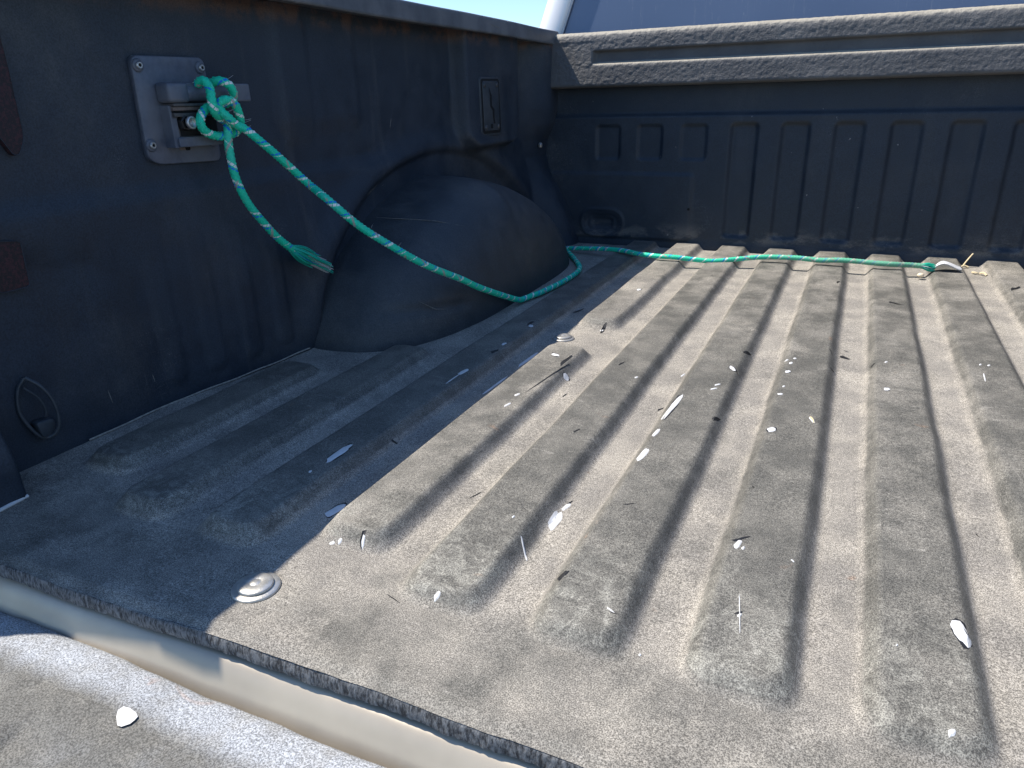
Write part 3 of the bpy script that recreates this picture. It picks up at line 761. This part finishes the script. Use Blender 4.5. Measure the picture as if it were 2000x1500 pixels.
# rail cap on top of the left wall
pr = [(-.690, .5245), (-.650, .5195), (-.6415, .5180), (-.6392, .5195), (-.6395, .5450), (-.6400, .5495), (-.6425, .5515), (-.650, .5515), (-.76, .5450), (-.775, .541), (-.778, .52)]
P3 = resample([(a, 0, b) for a, b in pr], .003)[0]
yr = np.arange(-.040, 1.641, .006)
Yr, Ir = np.meshgrid(yr, np.arange(len(P3)))
dip = .0006 * vnoise(Yr * 8, 2.2) + .0009 * (np.abs(Yr - .62) < .003) * -1
finish('bed_rail', grid_mesh('bed_rail', np.stack([P3[:, 0][Ir] + dip, Yr, P3[:, 2][Ir] + dip * .6 - .003 * sstep(1.25, 1.6, Yr) + .004 * sstep(.9, .5, Yr)], -1), flip=True), MRAIL, truck, label='dark scuffed rail cap along the top of the bed wall')
for yz, r in (([(1.018, .5460), (1.020, .5290)], .0009), ([(1.220, .5385), (1.270, .5335), (1.300, .5300)], .0011), ([(1.290, .5270), (1.325, .5250)], .0010),
              ([(1.380, .5450), (1.385, .5270)], .0011), ([(1.430, .5390), (1.480, .5350)], .0009), ([(1.500, .5300), (1.530, .5320)], .0010)):
    scrape(yz, r, truck, surf=-.6400)
# outer bed side + the opposite bed wall
from_bm('bed_side', box_bm(-.800, -.760, -.040, 1.67, -.35, .538, .006), MPAINT, truck)
Xr = .302 - wall_x(Yw, Zw)
finish('opposite_wall', grid_mesh('opposite_wall', np.stack([Xr, Yw, Zw], -1), flip=True), MW, truck)
from_bm('opposite_side', box_bm(1.062, 1.10, -.063, 1.67, -.35, .538, .006), MPAINT, truck)
from_bm('opposite_rail', box_bm(.9415, 1.085, -.063, 1.64, .513, .547, .004), MRAIL, truck)
from_bm('tail_post', box_bm(-.772, -.704, -.0385, -.0280, -.05, .5380, .002), MRAIL, truck)
# sill between mat and tailgate
ps = [(.015, -.0225), (.005, -.0215), (.0015, -.0225), (-.0015, -.0245), (-.0050, -.0290), (-.0090, -.0360), (-.0130, -.0440), (-.0170, -.058)]
P4 = resample(catmull([(0, a, b) for a, b in ps], 4), .0015)[0]
xs4 = np.arange(-.76, 1.06, .008)
X4, I4 = np.meshgrid(xs4, np.arange(len(P4)))
bend = np.interp(X4, [-.6, -.44, -.33, -.2, 0, .3], [.001, .002, .0070, .0115, .0135, .014])
finish('tailgate_sill', grid_mesh('tailgate_sill', np.stack([X4, P4[:, 1][I4] + bend, P4[:, 2][I4] + .0006 * vnoise(X4 * 5, 1.1)], -1)), MSILL, truck, label='smooth silver painted sill between mat and tailgate')
# lowered tailgate with its worn liner
def tail_z(x, y):
    z = -.0420 + .0022 * vnoise(x * 11, y * 11, 6.1) + .0009 * vnoise(x * 45, y * 45, 2.1)
    z = z - .006 * sstep(-.075, -.100, y) * sstep(-.02, .03, np.abs(((x + .30) / .30) % 1 - .5) - .18)
    return z
xt = np.arange(-.74, 1.05, .0045); yt = np.r_[-.0135, -.0140, -.0155, np.arange(-.018, -.56, -.0045)]
Xt, It = np.meshgrid(xt, np.arange(len(yt)))
Yt = yt[It]
edge = .004 + .004 * sstep(-.3, -.12, Xt) + .0008 * vnoise(Xt * 13, 5.2) + .0007 * vnoise(Xt * 42, 1.2)
Zt = tail_z(Xt, Yt) - np.array([.03, .012, .0035, .0015])[np.minimum(It, 3)] * (It < 4)
Yt = Yt + edge * np.exp((Yt + .013) / .03)
tg = finish('tailgate', grid_mesh('tailgate', np.stack([Xt, Yt, Zt], -1), flip=True), MTAIL, truck, label='lowered tailgate with scuffed grey liner')
ts = Vector((-.3230, -.0540))
bm = bmesh.new(); P = [(-.3216, -.062), (-.3290, -.057), (-.3329, -.0525), (-.3319, -.0483), (-.3259, -.0473), (-.3190, -.0480), (-.3148, -.0498), (-.3142, -.0530), (-.3144, -.0568), (-.3179, -.0614)]
V = [bm.verts.new((a, b, float(tail_z(np.array(a), np.array(b))) + .0016)) for a, b in P]; c = bm.verts.new((ts.x, ts.y, float(tail_z(np.array(ts.x), np.array(ts.y))) + .0022))
for i in range(len(V)): bm.faces.new((c, V[i], V[(i + 1) % len(V)]))
from_bm('paint_spot', bm, MWHITE, tg)
from_bm('tailgate_shell', box_bm(-.73, 1.04, -.56, -.045, -.105, -.060, .004), MPAINT, truck)
# cab: white shell with rounded rear pillar, leaning inwards; tinted rear glass
def lean(z): return .34 * (z - .58)
out = [(-.6480, 1.7120), (-.6520, 1.7035), (-.6600, 1.7000), (-.690, 1.7010), (-.712, 1.7070), (-.727, 1.7210), (-.734, 1.7450), (-.737, 1.80), (-.740, 2.2), (-.740, 3.1)]
zc = np.linspace(.10, 1.05, 24)
for sgn, nm in ((1, 'cab_pillar'), (-1, 'opposite_pillar')):
    A = np.array([[((p[0] + lean(z)) if sgn > 0 else .302 - (p[0] + lean(z)), p[1] + .10 * max(0, z - .5), z) for p in out] for z in zc])
    finish(nm, grid_mesh(nm, A, flip=sgn > 0), MPAINT, truck)
g = []
xx = np.linspace(0, 1, 60)
for z in zc:
    xl = -.652 + lean(z); xr = .302 - xl
    g.append([(xl + (xr - xl) * t, 1.714 + .10 * max(0, z - .5) + .012 * math.sin(math.pi * t), z) for t in xx])
finish('rear_window', grid_mesh('rear_window', np.array(g)), MGLASS, truck, label='dusty tinted blue rear cab window')
tube('window_seal', [(-.6475 + lean(z), 1.7085 + .10 * max(0, z - .5), z) for z in zc], .0032, MTRIM, truck, seg=8, step=.02)
from_bm('roof', box_bm(-.60, .90, 1.75, 3.1, 1.04, 1.09, .02, 3), MPAINT, truck)

# ================================================================== green rope
rope = empty('rope', (-.64, .45, .38), 'green braided rope with blue and white flecks, knotted to the wall bracket', 'rope')
ROPE = [(0.2826, 1.47, 0.0252), (0.257, 1.468, 0.0262), (0.216, 1.455, 0.0282), (0.1753, 1.455, 0.0288), (0.1546, 1.455, 0.0297), (0.1126, 1.455, 0.0303), (0.0704, 1.455, 0.0273), (0.0263, 1.455, 0.0293), (-0.0182, 1.455, 0.0286), (-0.0636, 1.448, 0.0265),
        (-0.110, 1.435, .0215), (-.1575, 1.415, .0180), (-.196, 1.405, .0205), (-.2475, 1.395, .0255), (-.291, 1.395, .0255), (-.339, 1.405, .0262), (-.389, 1.440, .0245), (-.452, 1.470, .0195), (-.5334, 1.490, .012), (-0.5632, 1.4945, 0.008), (-0.5333, 1.4457, 0.007), (-0.4894, 1.3731, 0.0065), (-0.4510, 1.2977, 0.0065), (-0.4372, 1.2316, 0.0075), (-0.4356, 1.1488, 0.008), (-0.4440, 1.0544, 0.008), (-0.4530, 1.012, 0.0078), (-0.4580, .985, 0.0080), (-.4600, .968, .0100), (-.4635, .930, .0240), (-.4660, .8578, .0529), (-.4680, .8023, .0766), (-.4740, .7588, .0991), (-.4870, .6679, .1421), (-.5120, .6099, .1832), (-.5380, .5734, .2172), (-.5660, .5449, .2570), (-0.612, 0.5593, 0.2781), (-0.624, 0.5168, 0.32), (-0.633, 0.4918, 0.3446), (-0.64, 0.4807, 0.3564), (-0.645, 0.4704, 0.3627), (-0.644, 0.458, 0.3721), (-0.648, 0.4515, 0.3805), (-0.65, 0.4499, 0.3881), (-0.644, 0.4585, 0.3935), (-0.643, 0.4717, 0.3889), (-0.646, 0.4801, 0.3766), (-0.651, 0.4852, 0.3642), (-0.658, 0.4811, 0.3525), (-0.662, 0.4566, 0.3485), (-0.662, 0.4351, 0.3541), (-0.66, 0.4255, 0.3645), (-0.662, 0.4309, 0.3756), (-0.664, 0.4459, 0.3847), (-0.668, 0.4715, 0.3875), (-0.664, 0.4868, 0.3917), (-0.656, 0.4864, 0.4005), (-0.653, 0.4786, 0.4112), (-0.658, 0.4696, 0.4169), (-0.67, 0.4667, 0.4154), (-0.69, 0.4806, 0.4091), (-0.69, 0.4667, 0.4027), (-0.684, 0.4544, 0.407), (-0.672, 0.4432, 0.4134), (-0.659, 0.4414, 0.4173), (-0.651, 0.4418, 0.4079), (-0.647, 0.4381, 0.3938), (-0.648, 0.4397, 0.382), (-0.656, 0.4546, 0.3723), (-0.662, 0.4716, 0.3661), (-0.655, 0.4654, 0.3571), (-0.655, 0.4621, 0.339), (-0.655, 0.462, 0.3225), (-0.655, 0.464, 0.2988), (-0.655, 0.4717, 0.2739), (-0.655, 0.4843, 0.2512), (-0.655, 0.5044, 0.2264), (-0.655, 0.526, 0.2026), (-0.655, 0.5479, 0.184), (-0.655, 0.5652, 0.172)]
tube('strand', catmull(ROPE, 14), .0055, MR, rope, seg=16, step=.0013, braid=.26, taper=([0, .99, 1], [1, 1, 1.1]))
def fray(base, tip, spec, spread, rad, name, label, r0=.005):
    """spec: list of (count, material, length factor)"""
    B, Tp = Vector(base), Vector(tip); d = (Tp - B); Ln = d.length; d.normalize(); u = d.orthogonal().normalized(); v = d.cross(u)
    first = None
    for n, m, lf, key in spec:
        bm = bmesh.new()
        for k in range(n):
            a = random.random() * 6.283; ro = r0 * math.sqrt(random.random())
            o = (u * math.cos(a) + v * math.sin(a))
            L_ = Ln * lf * random.uniform(.8, 1.06); sp = spread * random.uniform(.1, 1) * (.55 if 'core' in key else 1)
            pts = [B - d * .006 + o * ro * .8, B + d * L_ * .3 + o * (ro + sp * .8), B + d * L_ * .65 + o * (ro + sp * .9) + Vector((0, 0, -.001)), B + d * L_ + o * (ro + sp * random.uniform(.3, 1.1))]
            C = catmull(pts, 4); prev = None
            for i, p in enumerate(C):
                t = i / (len(C) - 1); rr = rad * (1 - .5 * t)
                rg = [bm.verts.new(p + (u * math.cos(q) + v * math.sin(q)) * rr) for q in (0, 2.09, 4.19)]
                if prev:
                    for q in range(3): bm.faces.new((prev[q], prev[(q + 1) % 3], rg[(q + 1) % 3], rg[q]))
                prev = rg
        from_bm(key, bm, m, rope, True, label)
fray((-.655, .5569, .1776), (-.6450, .6250, .1360), [(110, MGFIB, .62, 'frayed_end'), (26, MGFIB, 1.02, 'frayed_end'), (20, MBFIB, .70, 'frayed_end'), (110, MWFIB, 1.0, 'frayed_core')], .0085, .0010, 'frayed_end', None, .0058)
fray((.2820, 1.470, .0250), (.3080, 1.4700, .0220), [(40, MGFIB, .8, 'frayed_end'), (10, MWFIB, .7, 'frayed_core')], .0050, .0013, 'frayed_end', None, .006)
# flattened white core tuft at the far end
bm = bmesh.new()
for k in range(70):
    t0 = random.random(); w = (random.random() - .5)
    p0 = Vector((.300, 1.474 + w * .010, .024)); p1 = Vector((.318, 1.478 + w * .030, .031 + .004 * random.random())); p2_ = Vector((.345 + .008 * random.random(), 1.480 + w * .026, .021 + .003 * random.random()))
    C = catmull([p0, p1, p2_], 4); prev = None
    for p in C:
        rg = [bm.verts.new(p + Vector((0, math.cos(q), math.sin(q))) * .0013) for q in (0, 2.09, 4.19)]
        if prev:
            for q in range(3): bm.faces.new((prev[q], prev[(q + 1) % 3], rg[(q + 1) % 3], rg[q]))
        prev = rg
from_bm('core_tuft', bm, MWFIB, rope, True, 'white frayed core tuft at the far end of the rope')
# stray hairs on the rope
bm = bmesh.new()
for k in range(26):
    i = random.randint(30, len(ROPE) - 2); p = Vector(ROPE[i]).lerp(Vector(ROPE[i + 1]), random.random())
    o = Vector((random.uniform(-.3, 1), random.uniform(-1, 1), random.uniform(-1, 1))).normalized()
    C = catmull([p + o * .005, p + o * .009 + Vector((0, .002, 0)), p + o * .013 + Vector((0, .005, .001))], 3); prev = None
    for q_ in C:
        rg = [bm.verts.new(q_ + Vector((0, math.cos(q), math.sin(q))) * .00018) for q in (0, 2.09, 4.19)]
        if prev:
            for q in range(3): bm.faces.new((prev[q], prev[(q + 1) % 3], rg[(q + 1) % 3], rg[q]))
        prev = rg
ho = from_bm('loose_fibres', bm, MWFIB, rope, True); ho['kind'] = 'stuff'

# ================================================================== debris
def straw(name, pts, rad, label, grp=None):
    o = tube(name, catmull(pts, 6), rad, MSTRAW, None, seg=6, step=.003)
    o['label'] = label; o['category'] = 'straw'
    if grp: o['group'] = grp
straw('straw', [(.3705, 1.600, .006), (.379, 1.612, .018), (.388, 1.622, .030)], .0016, 'upright sliver of dry straw leaning against the bulkhead past the rope end')
straw('straw', [(.3640, 1.590, .003), (.372, 1.598, .006), (.381, 1.596, .003)], .0022, 'short flat straw scrap at the foot of the upright sliver')
straw('straw', [(.383, 1.545, .003), (.388, 1.534, .005), (.394, 1.535, .003)], .0020, 'curled straw scrap, leftmost of those beyond the white rope tuft')
straw('straw', [(.397, 1.535, .004), (.403, 1.528, .0065), (.408, 1.520, .003)], .0026, 'thickest straw scrap in the middle of the debris beyond the rope tuft')
straw('straw', [(.4130, 1.555, .003), (.4150, 1.528, .006), (.4200, 1.500, .003)], .0018, 'long thin straw scrap, rightmost of the debris beyond the rope tuft')
bm = bmesh.new(); bmesh.ops.create_icosphere(bm, subdivisions=2, radius=.0062)
for v in bm.verts:
    v.co = Vector((v.co.x * 1.15, v.co.y * 1.0, v.co.z * .85)) * (1 + .12 * float(vnoise(v.co.x * 200, v.co.y * 200, v.co.z * 200))) + Vector((.2760, 1.4490, .0095))
pb = from_bm('pebble', bm, MPEB, None, True); pb['label'] = 'small cream pebble beside the frayed far end of the rope'; pb['category'] = 'pebble'
sp = blob((.1124, .566, .0031, -.0083, -.0006, -.0018), MSTRAW, 'wood_splinter', lift=.0022, parent=None, parts=8)
sp['label'] = 'pale wood splinter lying on the dark crest of the fourth sunlit rib'; sp['category'] = 'splinter'

# ================================================================== ground
bm = bmesh.new(); bmesh.ops.create_grid(bm, x_segments=8, y_segments=8, size=600)
g = from_bm('ground', bm, MGROUND, None); g.location = (0, 0, -.78); g['kind'] = 'structure'
